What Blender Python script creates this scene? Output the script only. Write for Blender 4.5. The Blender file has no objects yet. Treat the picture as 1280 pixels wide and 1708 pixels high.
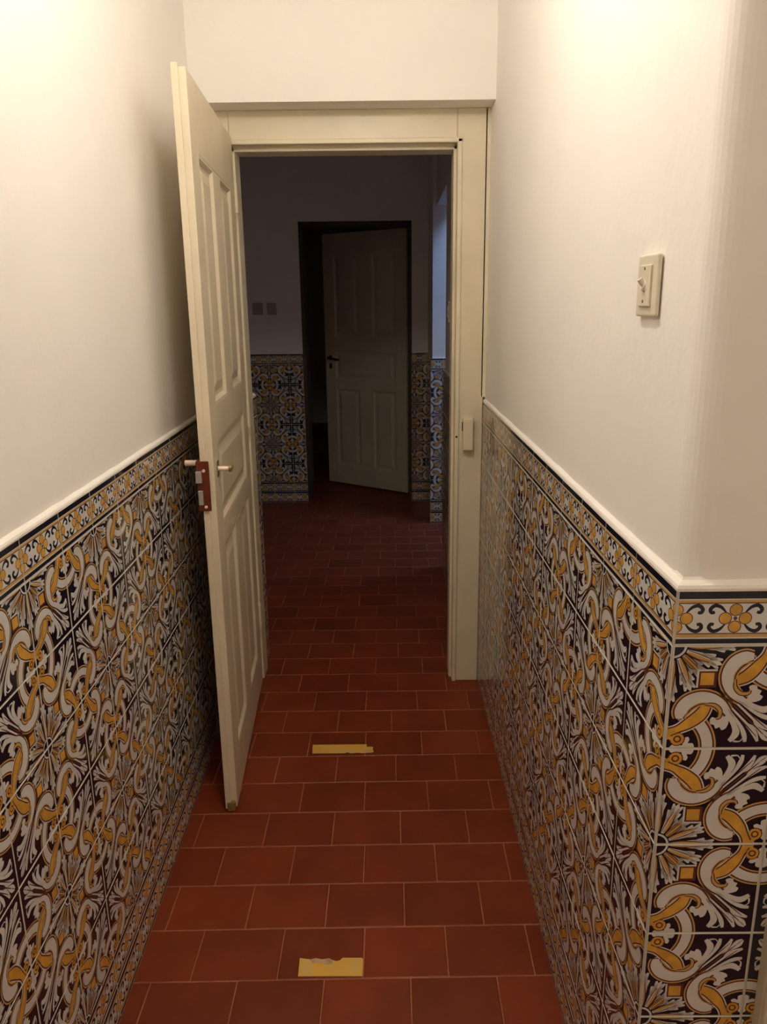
import bpy, bmesh, math, random
from mathutils import Vector, Matrix

random.seed(7)
S = bpy.context.scene
COL = S.collection

# ------------------------------------------------------------------ camera
CAM_H, F_PX = 1.4907, 1220.82
PITCH, YAW, ROLL = 0.2461, -0.0042, -0.0106
CX, CY = 650.15, 812.88


def make_camera():
    cd = bpy.data.cameras.new('camera')
    o = bpy.data.objects.new('camera', cd)
    COL.objects.link(o)
    cy, sy = math.cos(YAW), math.sin(YAW)
    cp, sp = math.cos(PITCH), math.sin(PITCH)
    cr, sr = math.cos(ROLL), math.sin(ROLL)
    xr = Vector((cy, -sy, 0))
    fh = Vector((sy, cy, 0))
    fwd = fh * cp + Vector((0, 0, -sp))
    up = fh * sp + Vector((0, 0, cp))
    r = xr * cr + up * sr
    u = up * cr - xr * sr
    m = Matrix((r, u, -fwd)).transposed().to_4x4()
    m.translation = (0, 0, CAM_H)
    o.matrix_world = m
    cd.sensor_fit = 'VERTICAL'
    cd.sensor_height = 36.0
    cd.lens = F_PX * 36.0 / 1708.0
    cd.shift_x = -(CX - 640) / 1708.0
    cd.shift_y = -(854 - CY) / 1708.0
    cd.clip_start = 0.02
    S.camera = o


make_camera()

# ------------------------------------------------------------------ light
S.view_settings.view_transform = 'Standard'
S.view_settings.look = 'None'
S.view_settings.exposure = 0.0
S.view_settings.gamma = 1.0
S.view_settings.use_curve_mapping = False
S.cycles.max_bounces = 14
S.cycles.diffuse_bounces = 9

w = bpy.data.worlds.new('evening_sky')
S.world = w
w.use_nodes = True
w.node_tree.nodes['Background'].inputs[0].default_value = (0.10, 0.17, 0.42, 1)
w.node_tree.nodes['Background'].inputs[1].default_value = 0.12

LAMP_POS = (-0.11, 1.17, 2.44)
LAMP_R = 0.085
LAMP_STRENGTH = 74.0
LAMP_COLOR = (1.0, 0.90, 0.79)
ROOM_FILL = (1.05, -0.65, 2.40, 11.5)      # x, y, z, watts: unseen fill light added behind the viewer


def area(name, loc, target, sx, sy, power, color):
    l = bpy.data.lights.new(name, 'AREA')
    l.shape = 'RECTANGLE'
    l.size, l.size_y = sx, sy
    l.energy = power
    l.color = color
    o = bpy.data.objects.new(name, l)
    COL.objects.link(o)
    o.location = loc
    d = Vector(target) - Vector(loc)
    o.rotation_euler = d.to_track_quat('-Z', 'Y').to_euler()
    return o


l = bpy.data.lights.new('room_fill_light', 'POINT')  # added soft fill that lifts the return wall, no fixture modelled
l.energy = ROOM_FILL[3]
l.color = (1.0, 0.87, 0.68)
l.shadow_soft_size = 0.25
o = bpy.data.objects.new('room_fill_light', l)
COL.objects.link(o)
o.location = ROOM_FILL[:3]
# dusk daylight falling through the skylight of the side room beyond the door
area('skylight_daylight', (1.05, 4.45, 3.0), (0.5, 4.7, 1.4), 0.6, 0.6, 5.5, (0.36, 0.55, 1.0)).data.spread = math.radians(75)


# ------------------------------------------------------------------ materials
def srgb(r, g, b):
    def f(c):
        c /= 255.0
        return c / 12.92 if c <= 0.04045 else ((c + 0.055) / 1.055) ** 2.4
    return (f(r), f(g), f(b), 1)


def mat(name, color, rough=0.5, spec=0.5, metal=0.0, noise=0.0, nscale=8.0, bump=0.0, bscale=60.0,
        color2=None, island=0.0, coat=0.0):
    m = bpy.data.materials.new(name)
    m.use_nodes = True
    nt = m.node_tree
    b = nt.nodes['Principled BSDF']
    b.inputs['Base Color'].default_value = color
    b.inputs['Roughness'].default_value = rough
    b.inputs['Specular IOR Level'].default_value = spec
    b.inputs['Metallic'].default_value = metal
    b.inputs['Coat Weight'].default_value = coat
    geo = nt.nodes.new('ShaderNodeNewGeometry')
    src = None
    if noise > 0:
        n = nt.nodes.new('ShaderNodeTexNoise')
        n.inputs['Scale'].default_value = nscale
        n.inputs['Detail'].default_value = 6
        nt.links.new(geo.outputs['Position'], n.inputs['Vector'])
        r = nt.nodes.new('ShaderNodeMapRange')
        r.inputs['From Min'].default_value = 0.35
        r.inputs['From Max'].default_value = 0.65
        nt.links.new(n.outputs['Fac'], r.inputs['Value'])
        mx = nt.nodes.new('ShaderNodeMix')
        mx.data_type = 'RGBA'
        c2 = color2 if color2 else tuple(c * (1 - noise) for c in color[:3]) + (1,)
        mx.inputs['A'].default_value = color
        mx.inputs['B'].default_value = c2
        nt.links.new(r.outputs['Result'], mx.inputs['Factor'])
        src = mx.outputs['Result']
    if island > 0:
        hs = nt.nodes.new('ShaderNodeHueSaturation')
        if src:
            nt.links.new(src, hs.inputs['Color'])
        else:
            hs.inputs['Color'].default_value = color
        r = nt.nodes.new('ShaderNodeMapRange')
        r.inputs['To Min'].default_value = 1 - island
        r.inputs['To Max'].default_value = 1 + island
        nt.links.new(geo.outputs['Random Per Island'], r.inputs['Value'])
        nt.links.new(r.outputs['Result'], hs.inputs['Value'])
        src = hs.outputs['Color']
    if src:
        nt.links.new(src, b.inputs['Base Color'])
    if bump > 0:
        n2 = nt.nodes.new('ShaderNodeTexNoise')
        n2.inputs['Scale'].default_value = bscale
        n2.inputs['Detail'].default_value = 4
        nt.links.new(geo.outputs['Position'], n2.inputs['Vector'])
        bp = nt.nodes.new('ShaderNodeBump')
        bp.inputs['Strength'].default_value = bump
        bp.inputs['Distance'].default_value = 0.01
        nt.links.new(n2.outputs['Fac'], bp.inputs['Height'])
        nt.links.new(bp.outputs['Normal'], b.inputs['Normal'])
    return m


GR = dict(rough=0.09, spec=0.75, bump=0.015, bscale=9.0)
M = {
    'plaster': mat('white_plaster', (0.87, 0.845, 0.80, 1), 0.75, 0.25, noise=0.035, nscale=2.5, bump=0.12, bscale=35),
    'bead': mat('white_caulk', (0.86, 0.83, 0.78, 1), 0.5, 0.4, bump=0.2, bscale=40),
    'paint': mat('cream_wood_paint', (0.72, 0.635, 0.47, 1), 0.42, 0.45, noise=0.10, nscale=5, bump=0.10, bscale=45),
    'paint_old': mat('cream_paint_on_frame', (0.73, 0.66, 0.49, 1), 0.38, 0.5, noise=0.08, nscale=7, bump=0.08, bscale=30),
    'rawwood': mat('bare_worn_wood', srgb(150, 118, 62), 0.7, 0.2, noise=0.5, nscale=40),
    'darkfoot': mat('dark_rubber', srgb(60, 40, 34), 0.6, 0.3),
    'K': mat('glaze_black', (0.006, 0.008, 0.020, 1), **GR),
    'W': mat('glaze_white', (0.68, 0.67, 0.65, 1), noise=0.08, nscale=30, **GR),
    'Y': mat('glaze_orange', srgb(224, 170, 72), noise=0.28, nscale=45, **GR),
    'T': mat('glaze_tan', srgb(196, 158, 92), **GR),
    'B': mat('glaze_brown', srgb(92, 52, 50), **GR),
    'G': mat('tile_grout', (0.62, 0.58, 0.51, 1), 0.4, 0.4),
    'terra': mat('terracotta_tile', (0.215, 0.037, 0.011, 1), 0.45, 0.30, noise=0.22, nscale=6, bump=0.10, bscale=22,
                 island=0.13),
    'floor_grout': mat('floor_grout', srgb(176, 112, 78), 0.8, 0.2, noise=0.3, nscale=14),
    'tape': mat('yellow_tape', srgb(226, 172, 58), 0.5, 0.4, noise=0.3, nscale=26, color2=srgb(214, 178, 104)),
    'tape_bare': mat('tape_worn_backing', srgb(205, 170, 130), 0.7, 0.2, noise=0.3, nscale=60),
    'lockred': mat('red_brown_lock_enamel', srgb(104, 42, 20), 0.38, 0.5, noise=0.25, nscale=30),
    'steel': mat('dull_steel', srgb(205, 200, 198), 0.35, 0.5, metal=0.75),
    'pinkmetal': mat('pale_knob_metal', srgb(236, 214, 198), 0.35, 0.5, metal=0.2),
    'brass': mat('aged_brass', srgb(150, 132, 92), 0.4, 0.5, metal=0.6),
    'switch': mat('ivory_switch_plastic', (0.72, 0.66, 0.53, 1), 0.35, 0.5),
    'dark': mat('dark_hole', (0.02, 0.015, 0.012, 1), 0.7, 0.2),
    'darkwood': mat('dark_stained_frame', srgb(70, 60, 48), 0.5, 0.4, noise=0.2, nscale=8),
    'greyswitch': mat('grey_switch_plastic', srgb(168, 164, 158), 0.5, 0.4),
}


def emis(name, color, strength):
    m = bpy.data.materials.new(name)
    m.use_nodes = True
    b = m.node_tree.nodes['Principled BSDF']
    b.inputs['Base Color'].default_value = (0.8, 0.8, 0.8, 1)
    b.inputs['Emission Color'].default_value = tuple(color) + (1,)
    b.inputs['Emission Strength'].default_value = strength
    return m


# ------------------------------------------------------------------ mesh helpers
class MB:
    def __init__(self):
        self.v, self.f, self.m, self.mats = [], [], [], []

    def mi(self, key):
        if key not in self.mats:
            self.mats.append(key)
        return self.mats.index(key)

    def poly(self, pts, key):
        n = len(self.v)
        self.v.extend([tuple(p) for p in pts])
        self.f.append(tuple(range(n, n + len(pts))))
        self.m.append(self.mi(key))

    def faces(self, pts, faces, key):
        n = len(self.v)
        self.v.extend([tuple(p) for p in pts])
        k = self.mi(key)
        for f in faces:
            self.f.append(tuple(n + i for i in f))
            self.m.append(k)

    def box(self, a, b, key):
        x0, y0, z0 = [min(p, q) for p, q in zip(a, b)]
        x1, y1, z1 = [max(p, q) for p, q in zip(a, b)]
        self.faces([(x0, y0, z0), (x1, y0, z0), (x1, y1, z0), (x0, y1, z0),
                    (x0, y0, z1), (x1, y0, z1), (x1, y1, z1), (x0, y1, z1)],
                   [(0, 3, 2, 1), (4, 5, 6, 7), (0, 1, 5, 4), (1, 2, 6, 5), (2, 3, 7, 6), (3, 0, 4, 7)], key)

    def prism(self, outline, z0, z1, key):
        """vertical prism over a 2D outline (x, y)"""
        n = len(outline)
        pts = [(x, y, z0) for x, y in outline] + [(x, y, z1) for x, y in outline]
        fs = [tuple(range(n - 1, -1, -1)), tuple(range(n, 2 * n))]
        fs += [(i, (i + 1) % n, n + (i + 1) % n, n + i) for i in range(n)]
        self.faces(pts, fs, key)

    def tube(self, p0, p1, r0, r1, key, n=20):
        p0, p1 = Vector(p0), Vector(p1)
        d = (p1 - p0).normalized()
        a = d.orthogonal().normalized()
        b = d.cross(a)
        pts = []
        for p, r in ((p0, r0), (p1, r1)):
            for i in range(n):
                t = 2 * math.pi * i / n
                pts.append(p + a * (r * math.cos(t)) + b * (r * math.sin(t)))
        fs = [tuple(range(n - 1, -1, -1)), tuple(range(n, 2 * n))]
        fs += [(i, (i + 1) % n, n + (i + 1) % n, n + i) for i in range(n)]
        self.faces(pts, fs, key)

    def build(self, name, parent=None, bevel=0.0, smooth=False, fixn=True, seg=2):
        me = bpy.data.meshes.new(name)
        me.from_pydata([tuple(p) for p in self.v], [], self.f)
        for k in self.mats:
            me.materials.append(M[k])
        me.polygons.foreach_set('material_index', self.m)
        if fixn:
            bm = bmesh.new()
            bm.from_mesh(me)
            bmesh.ops.recalc_face_normals(bm, faces=bm.faces)
            bm.to_mesh(me)
            bm.free()
        if smooth:
            me.polygons.foreach_set('use_smooth', [True] * len(me.polygons))
        me.update()
        o = bpy.data.objects.new(name, me)
        COL.objects.link(o)
        if parent:
            o.parent = parent
        if bevel > 0:
            b = o.modifiers.new('bevel', 'BEVEL')
            b.width = bevel
            b.segments = seg
            b.limit_method = 'ANGLE'
            b.harden_normals = False
        return o


def struct(o):
    o['kind'] = 'structure'
    return o


def thing(o, label, cat, group=None):
    o['label'] = label
    o['category'] = cat
    if group:
        o['group'] = group
    return o


def empty(name, loc=(0, 0, 0), rz=0.0):
    o = bpy.data.objects.new(name, None)
    COL.objects.link(o)
    o.location = loc
    o.rotation_euler = (0, 0, rz)
    o.empty_display_size = 0.1
    return o


# ------------------------------------------------------------------ azulejo design (unit tile, v runs down)
def spline(pts, k=5):
    """Catmull-Rom through tuples of any length"""
    out = []
    n = len(pts)
    for i in range(n - 1):
        p0 = pts[max(i - 1, 0)]
        p1, p2 = pts[i], pts[i + 1]
        p3 = pts[min(i + 2, n - 1)]
        for j in range(k):
            t = j / k
            out.append(tuple(0.5 * (2 * b + (c - a) * t + (2 * a - 5 * b + 4 * c - d) * t * t
                                    + (-a + 3 * b - 3 * c + d) * t ** 3)
                             for a, b, c, d in zip(p0, p1, p2, p3)))
    out.append(tuple(pts[-1]))
    return out


def stroke_quads(pts, grow=0.0, k=5, shift=0.0):
    """pts: (u, v, halfwidth)"""
    c = spline(pts, k)
    side = []
    for i, (x, y, wd) in enumerate(c):
        a = c[max(i - 1, 0)]
        b = c[min(i + 1, len(c) - 1)]
        dx, dy = b[0] - a[0], b[1] - a[1]
        L = math.hypot(dx, dy) or 1
        nx, ny = -dy / L, dx / L
        wd = max(wd + grow, 0.001)
        side.append(((x + nx * (wd + shift), y + ny * (wd + shift)), (x - nx * (wd - shift), y - ny * (wd - shift))))
    q = []
    for i in range(len(side) - 1):
        q.append([side[i][0], side[i + 1][0], side[i + 1][1], side[i][1]])
    return q


def clip_poly(poly, lo, hi, ax):
    for sgn, lim in ((1, lo), (-1, hi)):
        out = []
        n = len(poly)
        for i in range(n):
            a, b = poly[i], poly[(i + 1) % n]
            da, db = sgn * (a[ax] - lim), sgn * (b[ax] - lim)
            if da >= 0:
                out.append(a)
            if (da > 0 > db) or (da < 0 < db):
                t = da / (da - db)
                out.append((a[0] + (b[0] - a[0]) * t, a[1] + (b[1] - a[1]) * t))
        poly = out
        if len(poly) < 3:
            return []
    return poly


def ring_quads(cx, cy, r0, r1, a0, a1, n=14):
    q = []
    for i in range(n):
        s, t = math.radians(a0 + (a1 - a0) * i / n), math.radians(a0 + (a1 - a0) * (i + 1) / n)
        q.append([(cx + r0 * math.cos(s), cy + r0 * math.sin(s)), (cx + r1 * math.cos(s), cy + r1 * math.sin(s)),
                  (cx + r1 * math.cos(t), cy + r1 * math.sin(t)), (cx + r0 * math.cos(t), cy + r0 * math.sin(t))])
    return q


def smooth_closed(pts, k=3):
    n = len(pts)
    out = []
    for i in range(n):
        p0, p1, p2, p3 = pts[i - 1], pts[i], pts[(i + 1) % n], pts[(i + 2) % n]
        for j in range(k):
            t = j / k
            out.append(tuple(0.5 * (2 * b + (c - a) * t + (2 * a - 5 * b + 4 * c - d) * t * t
                                    + (-a + 3 * b - 3 * c + d) * t ** 3)
                             for a, b, c, d in zip(p0, p1, p2, p3)))
    return out


def design():
    """list of (layer, colour, polygon); the leaf rosette quarter sits at (0, 0), the fern points at (1, 1)"""
    out = []

    def add(layer, col, polys, sym=True):
        for p in polys:
            out.append((layer, col, p))
            if sym:
                out.append((layer, col, [(b, a) for a, b in p][::-1]))

    # --- ring around the lower-left corner
    add(1, 'T', ring_quads(0, 1, 0.300, 0.455, -72, 0))
    add(2, 'B', ring_quads(0, 1, 0.314, 0.440, -72, 0))
    add(3, 'W', ring_quads(0, 1, 0.330, 0.424, -72, 0))
    # white trefoil inside the ring
    add(3, 'W', [smooth_closed([(0.05, 1.02), (0.055, 0.965), (0.10, 0.958), (0.155, 0.965), (0.165, 0.90), (0.20, 0.88),
                                (0.215, 0.915), (0.20, 0.945), (0.245, 0.945), (0.262, 0.99), (0.24, 1.02)], 2)])
    # --- acanthus rosette quarter
    tips = [(0.0, 0.56, 0.056), (23, 0.47, 0.054), (45, 0.385, 0.046)]
    for ang, r, wd in tips:
        a = math.radians(ang)

        def P(rr, off=0.0):
            return (rr * math.cos(a) - off * math.sin(a), rr * math.sin(a) + off * math.cos(a))
        core = [P(0.13) + (0.014,), P(0.22) + (0.030,), P(r * 0.70) + (wd * 0.86,), P(r * 0.84) + (wd * 0.72,), P(r) + (0.003,)]
        add(1, 'K', stroke_quads(core, 0.012, 3))
        add(2, 'W', stroke_quads(core, 0, 3))
        # jagged lobes on the leaf end
        for off, rr in ((0.046, 0.74), (-0.046, 0.74), (0.034, 0.90), (-0.034, 0.90)):
            if ang == 0 and off < 0:
                continue
            add(2, 'W', stroke_quads([P(r * rr - 0.08, off * 0.4) + (0.016,), P(r * rr, off) + (0.016,),
                                      P(r * rr + 0.030, off * 1.35) + (0.008,)], 0, 2))
        # yellow veins with dark edges
        add(3, 'T', stroke_quads([P(0.14, 0.010) + (0.008,), P(0.24, 0.016) + (0.018,), P(r * 0.82, 0.008) + (0.005,)], 0, 3))
        add(4, 'B', stroke_quads([P(0.14, 0.022) + (0.004,), P(0.25, 0.034) + (0.0055,), P(r * 0.76, 0.022) + (0.003,)], 0, 3))
        if ang:
            add(4, 'B', stroke_quads([P(0.14, -0.010) + (0.003,), P(0.25, -0.016) + (0.005,), P(r * 0.80, -0.010) + (0.003,)], 0, 3))
    add(5, 'K', ring_quads(0, 0, 0.0, 0.128, 0, 90, 6), False)
    add(6, 'W', ring_quads(0, 0, 0.098, 0.118, 0, 90, 8), False)
    # --- little orange square
    add(5, 'W', [[(0.225, 0.225), (0.40, 0.225), (0.40, 0.40), (0.225, 0.40)]], False)
    add(6, 'B', [[(0.242, 0.242), (0.40, 0.242), (0.40, 0.40), (0.242, 0.40)]], False)
    add(7, 'Y', [[(0.258, 0.258), (0.375, 0.258), (0.375, 0.375), (0.258, 0.375)]], False)
    # --- orange ribbon running into the left edge
    rib = [(0.335, 0.575, 0.038), (0.285, 0.665, 0.052), (0.19, 0.748, 0.046), (0.09, 0.808, 0.028), (-0.02, 0.85, 0.042)]
    add(7, 'W', stroke_quads(rib, 0.026))
    add(8, 'B', stroke_quads(rib, 0.014))
    add(9, 'Y', stroke_quads(rib, 0.0))
    # spiral under it
    add(7, 'B', ring_quads(0.105, 0.902, 0.0, 0.070, 0, 360, 14))
    add(8, 'Y', ring_quads(0.105, 0.902, 0.036, 0.060, 20, 380, 14))
    add(8, 'Y', ring_quads(0.105, 0.902, 0.0, 0.022, 0, 360, 8))
    add(9, 'Y', stroke_quads([(-0.02, 0.87, 0.03), (0.035, 0.885, 0.018), (0.05, 0.91, 0.010)], 0, 3))
    # --- big cream hook that becomes the outer fern leaf
    hook = [(0.105, 0.700, 0.030), (0.112, 0.625, 0.056), (0.165, 0.545, 0.064), (0.26, 0.497, 0.058), (0.36, 0.503, 0.052),
            (0.455, 0.560, 0.046), (0.535, 0.655, 0.030), (0.595, 0.770, 0.026), (0.615, 0.850, 0.034), (0.565, 0.925, 0.020)]
    bandpart = hook[:7]
    add(10, 'T', stroke_quads(bandpart, 0.028))
    add(11, 'B', stroke_quads(bandpart, 0.014))
    add(12, 'W', stroke_quads(hook, -0.001))
    # shading line inside the band
    add(13, 'T', stroke_quads([(0.150, 0.690, 0.002), (0.190, 0.600, 0.005), (0.29, 0.545, 0.005), (0.40, 0.570, 0.003)], 0, 4))
    # curl and its leaf
    curl = [(0.32, 0.560, 0.006), (0.40, 0.568, 0.014), (0.455, 0.62, 0.016), (0.455, 0.685, 0.013), (0.425, 0.700, 0.006)]
    leaf = smooth_closed([(0.375, 0.715), (0.395, 0.685), (0.440, 0.700), (0.470, 0.650), (0.475, 0.590), (0.525, 0.645),
                          (0.545, 0.720), (0.525, 0.795), (0.485, 0.815), (0.468, 0.785), (0.432, 0.800), (0.415, 0.762),
                          (0.385, 0.755)], 2)
    add(10, 'W', [leaf])
    add(13, 'B', stroke_quads(curl, 0.008, 3))
    add(14, 'T', stroke_quads(curl, -0.002, 3))
    # --- fern leaves
    add(12, 'W', stroke_quads([(0.52, 0.60, 0.008), (0.64, 0.76, 0.015), (0.69, 0.86, 0.022), (0.705, 0.935, 0.014)], 0, 4))
    add(12, 'W', stroke_quads([(0.56, 0.60, 0.007), (0.70, 0.755, 0.016), (0.775, 0.84, 0.026), (0.815, 0.93, 0.012)], 0, 4))
    add(12, 'W', stroke_quads([(0.72, 0.76, 0.007), (0.83, 0.82, 0.014), (0.895, 0.865, 0.018), (0.925, 0.915, 0.006)], 0, 3))
    add(12, 'W', stroke_quads([(0.60, 0.925, 0.010), (0.655, 0.93, 0.006), (0.68, 0.90, 0.004)], 0, 2))
    add(13, 'B', stroke_quads([(0.50, 0.50, 0.006), (0.66, 0.66, 0.010), (0.86, 0.86, 0.004)], 0, 3), False)
    add(13, 'B', stroke_quads([(0.56, 0.62, 0.003), (0.70, 0.77, 0.006), (0.80, 0.88, 0.003)], 0, 3))
    add(10, 'K', stroke_quads([(0.42, 0.42, 0.012), (0.52, 0.52, 0.022), (0.62, 0.62, 0.012)], 0, 3), False)
    # clip everything to the tile face
    e = 0.014
    res = []
    for ly, c, p in out:
        p = clip_poly(p, e, 1 - e, 0)
        if p:
            p = clip_poly(p, e, 1 - e, 1)
        if p:
            res.append((ly, c, p))
    return res


def border_design():
    """u along the band (0..1 = one tile), v 0..1 over the band height, aspect 2:1"""
    out = []
    out.append((1, 'K', [(0, 0), (1, 0), (1, 0.145), (0, 0.145)]))
    out.append((1, 'T', [(0, 0.165), (1, 0.165), (1, 0.215), (0, 0.215)]))
    out.append((2, 'B', [(0, 0.212), (1, 0.212), (1, 0.232), (0, 0.232)]))
    out.append((1, 'T', [(0, 0.785), (1, 0.785), (1, 0.85), (0, 0.85)]))
    out.append((2, 'B', [(0, 0.770), (1, 0.770), (1, 0.788), (0, 0.788)]))
    out.append((1, 'K', [(0, 0.875), (1, 0.875), (1, 0.965), (0, 0.965)]))
    asp = 2.0

    def Q(quads):      # quads in height units -> u halved
        return [[(a / asp, b) for a, b in q] for q in quads]
    for cx in (0.0, 1.0, 2.0):
        for dx, dy in ((0.17, 0), (-0.17, 0), (0, 0.155), (0, -0.155)):
            for p in Q(ring_quads(cx + dx, 0.5 + dy, 0, 0.116, 0, 360, 12)):
                out.append((3, 'B', p))
            for p in Q(ring_quads(cx + dx, 0.5 + dy, 0, 0.100, 0, 360, 12)):
                out.append((4, 'Y', p))
        for p in Q(ring_quads(cx, 0.5, 0, 0.035, 0, 360, 8)):
            out.append((5, 'B', p))
        for sx in (1, -1):
            for sy in (1, -1):
                pts = [(cx + sx * 0.16, 0.5 + sy * 0.10, 0.012), (cx + sx * 0.25, 0.5 + sy * 0.20, 0.028),
                       (cx + sx * 0.36, 0.5 + sy * 0.235, 0.034), (cx + sx * 0.435, 0.5 + sy * 0.17, 0.034),
                       (cx + sx * 0.41, 0.5 + sy * 0.105, 0.032), (cx + sx * 0.355, 0.5 + sy * 0.115, 0.026)]
                for p in Q(stroke_quads(pts, 0, 3)):
                    out.append((2, 'K', p))
    res = []
    for ly, c, p in out:
        p = clip_poly(p, 0.010, 0.990, 0)
        if p:
            p = clip_poly(p, 0.012, 0.988, 1)
        if p:
            res.append((ly, c, p))
    return res


DES = design()
BOR = border_design()
TS = 0.15
DH = 1.1354
LAY = 0.00004


def dado(name, p0, p1, s_joint, parent, normal, flip0=0, s0=0.0, s1=None, top=DH):
    """tiled skirting wall of the face p0->p1 (2D). s_joint: a joint position along it; column k covers
    [s_joint + k*TS, ...]; flip0: parity of column 0. normal: 2D unit vector out of the face"""
    p0, p1 = Vector(p0), Vector(p1)
    d = (p1 - p0)
    L = d.length
    d.normalize()
    n = Vector(normal)
    if s1 is None:
        s1 = L
    mb = MB()

    def P(s, z, h):
        q = p0 + d * s + n * h
        return (q.x, q.y, z)
    flipw = (d.x * n.y - d.y * n.x) > 0   # winding so that faces look along n

    def poly(pts, key):
        mb.poly(pts if not flipw else pts[::-1], key)
    # backing slab with grout surface
    t = 0.012
    a, b = P(s0, 0, 0), P(s1, 0, 0)
    a2, b2 = P(s0, 0, -t), P(s1, 0, -t)
    mb.faces([(a[0], a[1], 0), (b[0], b[1], 0), (b[0], b[1], top), (a[0], a[1], top),
              (a2[0], a2[1], 0), (b2[0], b2[1], 0), (b2[0], b2[1], top), (a2[0], a2[1], top)],
             [(0, 1, 2, 3), (7, 6, 5, 4), (0, 4, 5, 1), (3, 2, 6, 7), (0, 3, 7, 4), (1, 5, 6, 2)], 'G')
    rows = [('b', DH, 0.075, 0)]
    z = DH - 0.075
    for i in range(6):
        rows.append(('t', z, TS, i % 2))
        z -= TS
    rows.append(('b', z, 0.075, 0))
    z -= 0.075
    rows.append(('b', z, z, 0))
    k0 = math.floor((s0 - s_joint) / TS) - 1
    k1 = math.ceil((s1 - s_joint) / TS) + 1
    for k in range(k0, k1):
        sa = s_joint + k * TS
        lo, hi = (s0 - sa) / TS, (s1 - sa) / TS
        if hi <= 0.01 or lo >= 0.99:
            continue
        lo, hi = max(lo, 0.0), min(hi, 1.0)
        fu = (k + flip0) % 2
        for kind, zt, hh, fv in rows:
            tiltu, tiltv = random.uniform(-1, 1) * 0.0005, random.uniform(-1, 1) * 0.0005
            base = 0.0016

            def W(u, v, h):
                return P(sa + u * TS, zt - v * hh, h + tiltu * (u - .5) + tiltv * (v - .5))
            e, g = 0.013, 0.006
            ev, gv = (e, g) if kind == 't' else (e * .8, g * .8)
            ul, ur = max(lo, e), min(hi, 1 - e)
            gl, gr = max(lo, g), min(hi, 1 - g)
            if ur - ul < 0.005:
                continue
            inner = [(ul, ev), (ur, ev), (ur, 1 - ev), (ul, 1 - ev)]
            outer = [(gl, gv), (gr, gv), (gr, 1 - gv), (gl, 1 - gv)]
            basecol = 'K' if kind == 't' else 'W'
            poly([W(u, 1 - (1 - v), base) for u, v in inner][::1], basecol)
            for i in range(4):
                j = (i + 1) % 4
                poly([W(*outer[i], 0.0002), W(*outer[j], 0.0002), W(*inner[j], base), W(*inner[i], base)], 'G')
            for ly, c, p in (DES if kind == 't' else BOR):
                q = p
                if fu and kind == 't':
                    q = [(1 - u, v) for u, v in q][::-1]
                if fv:
                    q = [(u, 1 - v) for u, v in q][::-1]
                if lo > 0 or hi < 1:
                    q = clip_poly(q, lo, hi, 0)
                    if not q:
                        continue
                poly([W(u, v, base + ly * LAY) for u, v in q], c)
    o = mb.build(name, parent, fixn=False)
    return o


def bead(name, path, side, parent, depth=0.009, top=DH):
    """white plaster ledge on the tile top, mitred along a 2D path; side = +1 / -1: left / right of the path is the room"""
    pts2 = []
    path = [Vector(p) for p in path]
    for a, b in zip(path[:-1], path[1:]):
        k = max(1, int((b - a).length / 0.05))
        for i in range(k):
            pts2.append(a.lerp(b, i / k))
    pts2.append(path[-1])
    mb = MB()
    prof = [(-depth, -0.001), (0.0016, -0.001), (0.0020, 0.003), (0.0004, 0.007), (-0.003, 0.0095), (-depth * .75, 0.0115), (-depth, 0.015)]
    rings = []
    for i, p in enumerate(pts2):
        d0 = (p - pts2[i - 1]).normalized() if i else None
        d1 = (pts2[i + 1] - p).normalized() if i < len(pts2) - 1 else None
        d0 = d0 or d1
        d1 = d1 or d0
        n0 = Vector((-d0.y, d0.x)) * side
        n1 = Vector((-d1.y, d1.x)) * side
        n = (n0 + n1).normalized()
        n = n / max(n.dot(n0), 0.3)
        wob = random.uniform(-0.0010, 0.0010)
        rings.append([(p.x + n.x * (a + (wob if -depth * .7 < a and z > 0 else 0)),
                       p.y + n.y * (a + (wob if -depth * .7 < a and z > 0 else 0)), top + z * (1 + wob * 90)) for a, z in prof])
    m = len(prof)
    k = len(rings) - 1
    pts = [p for r in rings for p in r]
    fs = []
    for i in range(k):
        for j in range(m):
            fs.append((i * m + j, i * m + (j + 1) % m, (i + 1) * m + (j + 1) % m, (i + 1) * m + j))
    fs.append(tuple(range(m)))
    fs.append(tuple(k * m + j for j in range(m - 1, -1, -1)))
    mb.faces(pts, fs, 'bead')
    return mb.build(name, parent, smooth=False)


# ------------------------------------------------------------------ structure
XL = lambda y: -0.5635 - 0.0284 * y
XR = lambda y: 0.3696 - 0.0116 * y
YC = 0.8647
CEIL = 2.72
SB = 0.007                                # plaster sits back behind the tile face
YP = 2.70                                 # door frame plane
YB = 2.94                                 # back of the partition
YR = 9.4                                  # end of the dark room behind the far doorway
FRONT = 2.60                              # plane of the lintel wall above the frame

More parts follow.
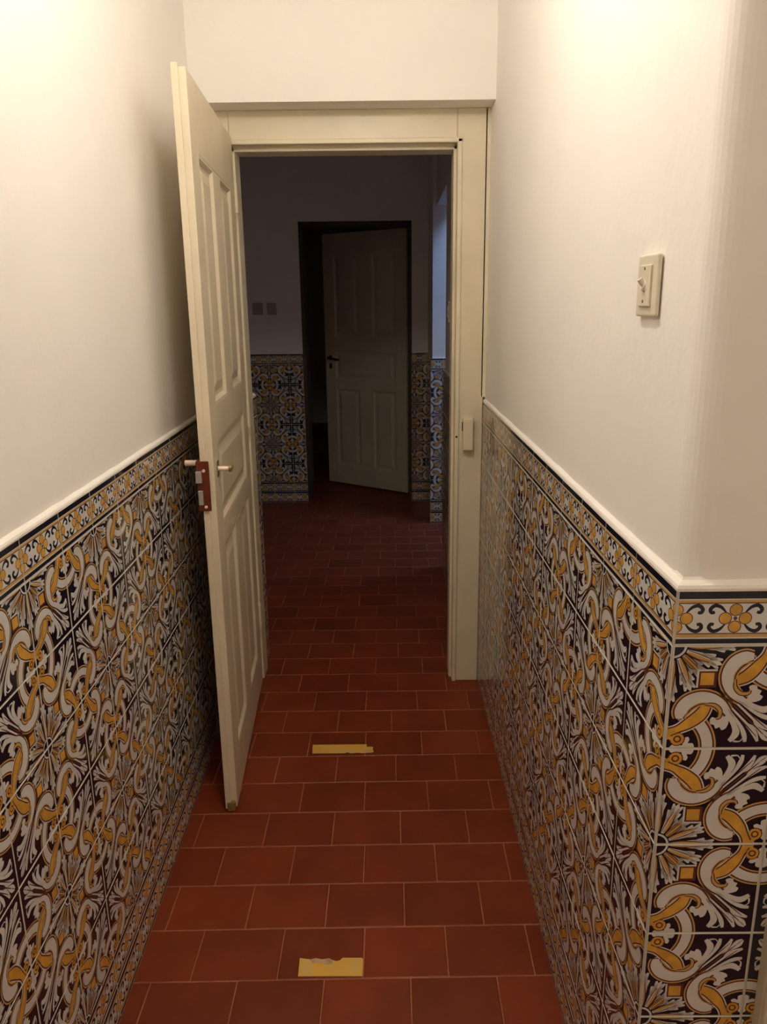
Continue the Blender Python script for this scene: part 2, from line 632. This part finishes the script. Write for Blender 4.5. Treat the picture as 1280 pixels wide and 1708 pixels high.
# floor: grout slab and single terracotta tiles in running bond
fy0, dt, wt = 1.3461, 0.1413, 0.1968
mb = MB()
mb.box((-2.2, -1.3, -0.06), (2.2, YR + .1, -0.0012), 'floor_grout')
offs = {-1: -0.560, 0: -0.472, 1: -0.571, 2: -0.482, 3: -0.577, 4: -0.490, 5: -0.588, 6: -0.497, 7: -0.602, 8: -0.504}
ZN = 0
for r in range(-19, 43):
    y0 = fy0 + r * dt
    of = offs.get(r, -0.472 - (0.099 if r % 2 else 0) - 0.002 * (r % 5))
    xa, xb = (-2.1, 2.1) if (r < -3 or r > 10) else (-0.72, 0.45 if r > -3 else 2.1)
    k0 = math.floor((xa - of) / wt)
    k1 = math.ceil((xb - of) / wt)
    for k in range(k0, k1):
        x0 = of + k * wt
        g = 0.0013 + random.uniform(-0.0003, 0.0005)
        a = (x0 + g, y0 + g)
        b = (x0 + wt - g, y0 + dt - g)
        sk = 0.015
        e = 0.0018
        hz = random.uniform(-0.0003, 0.0003)

        def F(x, y, z):
            return (x, y + 0.013 * x * (1 if y < 2.3 else 0.3), z)
        o4 = [(a[0], a[1]), (b[0], a[1]), (b[0], b[1]), (a[0], b[1])]
        i4 = [(a[0] + e, a[1] + e), (b[0] - e, a[1] + e), (b[0] - e, b[1] - e), (a[0] + e, b[1] - e)]
        pts = [F(x, y, -0.0012) for x, y in o4] + [F(x, y, hz) for x, y in i4]
        mb.faces(pts, [(4, 5, 6, 7), (0, 1, 5, 4), (1, 2, 6, 5), (2, 3, 7, 6), (3, 0, 4, 7)], 'terra')
struct(mb.build('floor', fixn=False))

# ceiling
mb = MB()
mb.box((-2.2, -1.3, CEIL), (2.2, 4.0, CEIL + 0.1), 'plaster')
mb.box((-2.2, 4.0, CEIL), (0.30, YR + .1, CEIL + 0.1), 'plaster')
mb.box((0.30, 5.05, CEIL), (2.2, YR + .1, CEIL + 0.1), 'plaster')
struct(mb.build('ceiling'))

# left corridor wall
mb = MB()
ya, yb = -1.2, FRONT + 0.1
mb.prism([(XL(ya) - SB - .12, ya), (XL(ya) - SB, ya), (XL(yb) - SB, yb), (XL(yb) - SB - .12, yb)], 0, CEIL, 'plaster')
wl = struct(mb.build('wall_left'))
nl = Vector((1, 0.0284)).normalized()
yd0 = 1.1034 - 0.15 * 14
sl = math.hypot(1, 0.0284)
dado('tile_dado', (XL(ya), ya), (XL(YP), YP), (1.1034 - ya) * sl, wl, nl, flip0=0, s0=0.3)
bead('dado_bead', [(XL(ya), ya), (XL(YP), YP)], -1, wl)

# right corridor wall, its rounded plaster corner and the return wall facing the viewer
xc = XR(YC)
mb = MB()
r = 0.035
px, py = xc + SB, YC + SB
out = [(XR(yb) + SB, yb), (px, py + r)]
for i in range(1, 8):
    a = math.pi + (math.pi / 2) * i / 8
    out.append((px + r + r * math.cos(a), py + r + r * math.sin(a)))
out += [(px + r, py), (2.1, py), (2.1, py + .12), (XR(yb) + SB + .14, py + .12), (XR(yb) + SB + .14, yb)]
mb.prism(out, 0, CEIL, 'plaster')
wr = struct(mb.build('wall_right'))
for p in wr.data.polygons:
    p.use_smooth = False
nr = Vector((-1, -0.0116)).normalized()
dado('tile_dado', (XR(YC), YC), (XR(YP), YP), 0.0, wr, nr, flip0=0)
dado('tile_dado', (xc, YC), (0.545, YC), 0.0, wr, Vector((0, -1)), flip0=0)
bead('dado_bead', [(XR(YP), YP), (xc, YC), (0.545, YC)], -1, wr)

# walls behind and beside the viewer (room the photograph is taken from)
mb = MB()
mb.box((-2.2, -1.3, 0), (2.2, -1.2, CEIL), 'plaster')
struct(mb.build('wall_back'))
mb = MB()
mb.box((2.1, -1.2, 0), (2.2, YR, CEIL), 'plaster')
struct(mb.build('wall_side'))

# cream architrave of the next doorway at the right edge
mb = MB()
mb.box((0.527, YC - 0.022, 0), (0.605, YC + 0.02, 2.12), 'paint_old')
mb.box((0.527, YC - 0.030, 0), (0.541, YC - 0.020, 2.12), 'paint_old')
struct(mb.build('trim_2', bevel=0.004))

# partition with the doorway
OX0, OX1, OZ = -0.549, 0.236, 2.013
mb = MB()
xl, xr = XL(FRONT) - SB - 0.001, XR(FRONT) + SB + 0.001
mb.box((xl, FRONT, 2.127), (xr, YB, CEIL), 'plaster')
mb.box((xl - 0.02, YP + 0.02, 0), (OX0 - 0.012, YB, 2.127), 'plaster')
mb.box((OX1 + 0.012, YP + 0.02, 0), (xr + 0.02, YB, 2.127), 'plaster')
mb.box((OX0 - 0.012, YP + 0.02, OZ + 0.012), (OX1 + 0.012, YB, 2.127), 'plaster')
wf = struct(mb.build('wall_front'))
# tiled ends of the partition seen past the frame
dado('tile_dado', (OX0 + 0.002, 2.815), (OX0 + 0.002, YB), 0.03, wf, Vector((1, 0)))
bead('dado_bead', [(OX0 + 0.002, 2.815), (OX0 + 0.002, YB)], -1, wf)
dado('tile_dado', (OX1 - 0.002, 2.815), (OX1 - 0.002, YB), 0.03, wf, Vector((-1, 0)))
bead('dado_bead', [(OX1 - 0.002, 2.815), (OX1 - 0.002, YB)], 1, wf)


# door frame
def frame_trim():
    root = struct(empty('trim_1', (0, YP, 0)))
    y0 = 0.0
    mb = MB()
    # flat casings
    mb.box((OX1 - 0.004, y0, 0), (XR(YP) - 0.002, y0 + 0.10, 2.127), 'paint_old')
    mb.box((XL(YP) + 0.002, y0, 0), (OX0 + 0.004, y0 + 0.10, 2.127), 'paint_old')
    mb.box((OX0 + 0.004, y0, OZ + 0.010), (OX1 - 0.004, y0 + 0.10, 2.127), 'paint_old')
    mb.box((XR(YP) - 0.012, y0, DH + 0.016), (XR(YP) + SB + 0.004, y0 + 0.10, 2.127), 'paint_old')
    mb.box((XL(YP) - SB - 0.004, y0, DH + 0.016), (XL(YP) + 0.012, y0 + 0.10, 2.127), 'paint_old')
    mb.build('casing', root, bevel=0.003)
    mb = MB()
    # rebate strip stepping back, then the jamb faces
    for a, b in ((OX0 - 0.02, OX0), (OX1, OX1 + 0.02)):
        pass
    mb.box((OX1 - 0.003, y0 - 0.008, 0), (OX1 + 0.013, y0 + 0.002, OZ + 0.020), 'paint_old')
    mb.box((OX0 - 0.013, y0 - 0.008, 0), (OX0 + 0.003, y0 + 0.002, OZ + 0.020), 'paint_old')
    mb.box((OX0 - 0.013, y0 - 0.008, OZ + 0.006), (OX1 + 0.013, y0 + 0.002, OZ + 0.022), 'paint_old')
    mb.build('stop_bead', root, bevel=0.003)
    mb = MB()
    mb.box((OX1 - 0.014, y0 + 0.03, 0), (OX1 + 0.004, y0 + 0.115, OZ + 0.004), 'paint_old')
    mb.box((OX0 - 0.004, y0 + 0.03, 0), (OX0 + 0.014, y0 + 0.115, OZ + 0.004), 'paint_old')
    mb.box((OX0 - 0.004, y0 + 0.03, OZ - 0.010), (OX1 + 0.004, y0 + 0.115, OZ + 0.012), 'paint_old')
    mb.build('jamb', root, bevel=0.002)
    # strike box for the rim lock
    mb = MB()
    mb.box((0.262, -0.032, 0.958), (0.300, 0.0, 1.078), 'paint_old')
    s = mb.build('strike_box', root, bevel=0.003)
    mb = MB()
    mb.box((0.2600, -0.024, 1.03), (0.2622, -0.008, 1.062), 'dark')
    mb.build('bolt_slot', s)
    mb = MB()
    mb.tube((0.240, -0.0088, 1.006), (0.240, -0.002, 1.006), 0.0042, 0.0042, 'dark', 10)
    mb.build('nail_hole', root)
    return root


frame_trim()


# ------------------------------------------------------------------ panelled doors
def door_leaf(root, width, height, th, key, zoff=0.012):
    """leaf in local coordinates: x from hinge (0) to width, y thickness centred, z up"""
    st = 0.10
    cols = [(st, 0.325), (0.45, width - st)]
    wide = (st, width - st)
    rails = [(zoff, 0.165), (0.815, 0.885), (1.125, 1.225), (1.865, height)]
    mb = MB()
    h = th / 2
    mb.box((0, -h, zoff), (st, h, height), key)
    mb.box((width - st, -h, zoff), (width, h, height), key)
    for a, b in rails:
        mb.box((st, -h, a), (width - st, h, b), key)
    mb.box((cols[0][1], -h, 0.165), (cols[1][0], h, 0.815), key)
    mb.box((cols[0][1], -h, 1.225), (cols[1][0], h, 1.865), key)
    body = mb.build('door_leaf', root, bevel=0.002)
    spots = [(c[0], c[1], 0.165, 0.815) for c in cols] + [(wide[0], wide[1], 0.885, 1.125)] + \
            [(c[0], c[1], 1.225, 1.865) for c in cols]
    for x0, x1, z0, z1 in spots:
        mb = MB()
        prof = [(0.0, h - 0.0005), (0.006, h - 0.001), (0.016, h - 0.010), (0.026, h - 0.011), (0.052, h - 0.004), (0.056, h - 0.003)]
        for sg in (1, -1):
            rings = []
            for ins, d in prof:
                rings.append([(x0 + ins, sg * d, z0 + ins), (x1 - ins, sg * d, z0 + ins),
                              (x1 - ins, sg * d, z1 - ins), (x0 + ins, sg * d, z1 - ins)])
            for a, b in zip(rings[:-1], rings[1:]):
                for i in range(4):
                    j = (i + 1) % 4
                    q = [a[i], a[j], b[j], b[i]]
                    mb.poly(q if sg < 0 else q[::-1], key)
            q = rings[-1]
            mb.poly(q if sg < 0 else q[::-1], key)
        mb.build('door_panel', root, fixn=False)
    return body


# near door: hinge at left jamb, swung open towards the viewer
hx, hy = -0.552, 2.690
fx_, fy_ = -0.4975, 1.920
ang = math.atan2(fy_ - hy, fx_ - hx)
d1 = struct(empty('door_1', (hx, hy, 0), ang))
DW = math.hypot(fx_ - hx, fy_ - hy)
body = door_leaf(d1, DW, 2.040, 0.034, 'paint')
# in local axes +y is the corridor side (towards +x in the world); rim lock on the -y face
mb = MB()
mb.box((DW - 0.001, -0.0175, 0.012), (DW + 0.008, -0.001, 2.047), 'paint')
mb.build('rebate_lip', d1, bevel=0.0015)
mb = MB()
mb.box((DW - 0.020, -0.012, 0.004), (DW + 0.011, 0.012, 0.034), 'rawwood')
mb.box((DW - 0.016, -0.010, 0.0005), (DW + 0.009, 0.008, 0.016), 'darkfoot')
mb.build('worn_foot', d1, bevel=0.003)
# rim lock
mb = MB()
mb.box((DW - 0.10, -0.028, 0.950), (DW + 0.006, -0.017, 1.088), 'lockred')
mb.box((DW + 0.010, -0.028, 0.950), (DW + 0.0145, 0.006, 1.088), 'lockred')
mb.box((DW + 0.004, -0.028, 0.950), (DW + 0.012, -0.016, 1.088), 'lockred')
lock = mb.build('rim_lock', d1, bevel=0.0018)
mb = MB()
mb.box((DW + 0.012, -0.029, 1.030), (DW + 0.024, -0.013, 1.062), 'steel')
mb.build('latch_bolt', lock, bevel=0.0012)
mb = MB()
mb.box((DW + 0.012, -0.026, 0.968), (DW + 0.019, -0.013, 1.008), 'steel')
mb.build('dead_bolt', lock, bevel=0.0012)
for z in (1.062, 0.962):
    mb = MB()
    mb.tube((DW + 0.0135, -0.008, z), (DW + 0.0165, -0.008, z), 0.0050, 0.0038, 'pinkmetal', 14)
    mb.build('screw', lock)
mb = MB()
mb.tube((DW - 0.055, -0.027, 1.070), (DW - 0.055, -0.037, 1.070), 0.012, 0.010, 'brass', 16)
mb.tube((DW - 0.055, -0.036, 1.070), (DW - 0.055, -0.070, 1.070), 0.0085, 0.0085, 'pinkmetal', 18)
mb.build('thumb_knob', lock, bevel=0.001)
# lever on the corridor face
mb = MB()
mb.box((DW - 0.070, 0.017, 1.030), (DW - 0.044, 0.0195, 1.074), 'brass')
esc = mb.build('escutcheon', d1, bevel=0.001)
mb = MB()
mb.tube((DW - 0.057, 0.018, 1.052), (DW - 0.057, 0.050, 1.052), 0.0075, 0.0065, 'pinkmetal', 16)
mb.tube((DW - 0.057, 0.048, 1.052), (DW - 0.057, 0.056, 1.052), 0.010, 0.010, 'brass', 16)
mb.tube((DW - 0.057, 0.052, 1.052), (DW - 0.085, 0.052, 1.051), 0.0075, 0.0060, 'brass', 16)
mb.build('lever_handle', d1, bevel=0.0008)
# hinges at the jamb
for z in (0.25, 1.05, 1.80):
    mb = MB()
    mb.tube((-0.004, 0.020, z), (-0.004, 0.020, z + 0.09), 0.0065, 0.0065, 'paint', 14)
    mb.tube((-0.004, 0.020, z + 0.09), (-0.004, 0.020, z + 0.10), 0.0075, 0.003, 'paint', 14)
    mb.build('hinge', d1)

# ------------------------------------------------------------------ passage beyond the door
YF = 5.5
mb = MB()
mb.box((-2.0, YF, 0), (-0.655, YF + 0.2, CEIL), 'plaster')
mb.box((0.150, YF, 0), (0.60, YF + 0.2, CEIL), 'plaster')
mb.box((-0.655, YF, 2.055), (0.150, YF + 0.2, CEIL), 'plaster')
wfar = struct(mb.build('wall_far'))
dado('tile_dado', (-1.6, YF - 0.012), (-0.655, YF - 0.012), 0.945 - 0.105 - 0.15 * 4, wfar, Vector((0, -1)), flip0=1)
dado('tile_dado', (0.150, YF - 0.012), (0.2740, YF - 0.012), 0.02, wfar, Vector((0, -1)), flip0=0)
mb = MB()
mb.box((-0.655, YF - 0.008, 0), (-0.628, YF + 0.205, 2.055), 'darkwood')
mb.box((0.130, YF - 0.008, 0), (0.152, YF + 0.205, 2.055), 'darkwood')
mb.box((-0.655, YF - 0.008, 2.030), (0.152, YF + 0.205, 2.060), 'darkwood')
struct(mb.build('trim_3', bevel=0.003))
# left side of the passage and the room behind the far doorway
mb = MB()
mb.box((-1.7, YB, 0), (-1.6, YF, CEIL), 'plaster')
mb.box((-1.7, YB - 0.1, 0), (xl - 0.02, YB, CEIL), 'plaster')
struct(mb.build('wall_passage_left'))
mb = MB()
mb.box((-2.0, YR, 0), (2.2, YR + .1, CEIL), 'plaster')
mb.box((-1.9, YF + 0.2, 0), (-1.8, YR, CEIL), 'plaster')
struct(mb.build('wall_far_room'))
# right side: wall, opening to the side room, and the jutting wall piece
PX = 0.285
YO = 4.04
YJ = 4.90
mb = MB()
mb.box((PX + 0.010, YB, 0), (PX + 0.13, YO, CEIL), 'plaster')
mb.box((PX + 0.010, YO, 2.085), (PX + 0.13, YJ, CEIL), 'plaster')
wpr = struct(mb.build('wall_passage_right'))
dado('tile_dado', (PX, YB), (PX, YO), 0.0, wpr, Vector((-1, 0)))
mb = MB()
mb.box((0.272, YJ + 0.010, 0), (2.1, YF, CEIL + 0.25), 'plaster')
wj = struct(mb.build('wall_jut'))
dado('tile_dado', (0.262, YJ), (0.90, YJ), 0.084, wj, Vector((0, -1)), flip0=0)
dado('tile_dado', (0.262, YJ), (0.262, YF - 0.012), 0.0, wj, Vector((-1, 0)), flip0=1)
# side room walls (lit by the dusk skylight)
mb = MB()
mb.box((PX + 0.13, YO - 0.6, 0), (2.1, YO - 0.5, CEIL + 0.25), 'plaster')
mb.box((1.60, YO - 0.5, 0), (1.70, YJ, CEIL + 0.25), 'plaster')
struct(mb.build('wall_side_room'))

# far door, ajar into the next room
fhx, fhy = 0.128, 5.715
ang2 = math.atan2(6.165 - fhy, -0.54 - fhx)
d2 = struct(empty('door_2', (fhx, fhy, 0), ang2))
door_leaf(d2, 0.80, 2.03, 0.036, 'paint')
mb = MB()
mb.box((0.80 - 0.068, 0.018, 0.975), (0.80 - 0.040, 0.021, 1.015), 'dark')
e2 = mb.build('keyhole_cover', d2, bevel=0.001)
mb = MB()
mb.tube((0.80 - 0.053, 0.016, 1.062), (0.80 - 0.053, 0.024, 1.062), 0.020, 0.018, 'dark', 14)
mb.tube((0.80 - 0.053, 0.018, 1.062), (0.80 - 0.053, 0.055, 1.062), 0.010, 0.009, 'dark', 14)
mb.tube((0.80 - 0.053, 0.050, 1.062), (0.80 - 0.160, 0.050, 1.050), 0.010, 0.008, 'dark', 14)
mb.build('lever_handle', d2)


# ------------------------------------------------------------------ small fittings
def light_switch(name, loc, rz, wdt, hgt, key, inner, ihgt, label, group=None, toggle=True):
    """plate faces local -y"""
    t = empty(name, loc, rz)
    mb = MB()
    mb.box((-wdt / 2, -0.007, -hgt / 2), (wdt / 2, 0, hgt / 2), key)
    mb.build('cover_plate', t, bevel=0.004, seg=3)
    if inner:
        mb = MB()
        mb.box((-inner / 2, -0.0105, -ihgt / 2), (inner / 2, -0.005, ihgt / 2), key)
        mb.build('switch_module', t, bevel=0.0015)
    if toggle:
        mb = MB()
        # a short lever pointing up and out
        mb.tube((0, -0.009, 0.000), (0, -0.0125, 0.001), 0.0085, 0.0070, key, 14)
        mb.tube((0, -0.011, 0.001), (0, -0.017, 0.009), 0.0034, 0.0040, key, 14)
        mb.build('toggle', t)
        for z in (-0.021, 0.023):
            mb = MB()
            mb.tube((0, -0.0100, z), (0, -0.0112, z), 0.0025, 0.0022, 'brass', 10)
            mb.build('screw', t)
    return thing(t, label, 'light switch', group)


ys = 1.058
light_switch('light_switch', (XR(ys) + SB - 0.001, ys, 1.511), -math.pi / 2 + 0.0116, 0.078, 0.084, 'switch', 0.044, 0.056,
             'ivory toggle light switch on the white right wall above the tiles')
S1 = (-0.972, -0.870)
light_switch('light_switch', (S1[0], YF, 1.463), 0, 0.075, 0.085, 'greyswitch', 0.04, 0.05,
             'left one of two grey switches on the dark far wall', toggle=False)
light_switch('light_switch', (S1[1], YF, 1.461), 0, 0.070, 0.085, 'greyswitch', 0.04, 0.05,
             'right one of two grey switches on the far wall, nearer the dark doorway', toggle=False)
light_switch('light_switch', (PX + 0.010, 3.82, 1.447), -math.pi / 2, 0.09, 0.105, 'switch', 0.045, 0.06,
             'small pale switch on the passage wall just past the right door jamb', toggle=False)


# yellow tape strips on the floor
def tape(name, outline, bare, label):
    t = thing(empty(name, (outline[0][0], outline[0][1], 0)), label, 'tape strip', 'yellow tape strips on the floor')
    ox, oy = outline[0]
    mb = MB()
    mb.prism([(x - ox, y - oy) for x, y in outline], 0.0004, 0.0016, 'tape')
    mb.build('tape_film', t)
    mb = MB()
    mb.prism([(x - ox, y - oy) for x, y in bare], 0.0014, 0.0019, 'tape_bare')
    mb.build('worn_patch', t)
    return t


tape('floor_tape', [(-0.227, 1.350), (-0.080, 1.3495), (-0.0795, 1.392), (-0.082, 1.3975), (-0.128, 1.398), (-0.134, 1.391),
                    (-0.143, 1.389), (-0.152, 1.3925), (-0.160, 1.397), (-0.176, 1.394), (-0.190, 1.3975), (-0.203, 1.394),
                    (-0.2285, 1.398)],
     [(-0.205, 1.3935), (-0.190, 1.397), (-0.176, 1.3935), (-0.160, 1.3965), (-0.150, 1.391), (-0.150, 1.384),
      (-0.165, 1.379), (-0.180, 1.385), (-0.196, 1.383)],
     'shorter and nearer yellow tape strip with a torn top edge on the terracotta tiles')
tape('floor_tape', [(-0.283, 2.2060), (-0.170, 2.2055), (-0.165, 2.211), (-0.152, 2.2055), (-0.128, 2.2085), (-0.112, 2.205),
                    (-0.079, 2.2085), (-0.073, 2.213), (-0.077, 2.222), (-0.076, 2.240), (-0.098, 2.241), (-0.099, 2.2560),
                    (-0.287, 2.2555)],
     [(-0.112, 2.213), (-0.080, 2.214), (-0.080, 2.222), (-0.100, 2.226), (-0.110, 2.222)],
     'longer and farther yellow tape strip with a broken right end, just before the doorway')

# ceiling globe lamp over the corridor, just above the picture
M['globe'] = emis('lit_opal_glass', LAMP_COLOR, LAMP_STRENGTH)
t = thing(empty('ceiling_lamp', (LAMP_POS[0], LAMP_POS[1], CEIL)), 'lit opal glass globe lamp hanging from the corridor ceiling', 'ceiling lamp')
me = bpy.data.meshes.new('globe')
bm = bmesh.new()
bmesh.ops.create_uvsphere(bm, u_segments=32, v_segments=18, radius=LAMP_R)
for f in bm.faces:
    f.smooth = True
bm.to_mesh(me)
bm.free()
me.materials.append(M['globe'])
g = bpy.data.objects.new('glass_globe', me)
COL.objects.link(g)
g.parent = t
g.location = (0, 0, LAMP_POS[2] - CEIL)
mb = MB()
mb.tube((0, 0, -0.002), (0, 0, -0.035), 0.065, 0.055, 'brass', 28)
mb.tube((0, 0, -0.03), (0, 0, LAMP_POS[2] - CEIL + LAMP_R * 0.95), 0.012, 0.012, 'brass', 14)
mb.tube((0, 0, LAMP_POS[2] - CEIL + LAMP_R * 1.15), (0, 0, LAMP_POS[2] - CEIL + LAMP_R * 0.86), 0.03, 0.045, 'brass', 24)
mb.build('canopy', t)
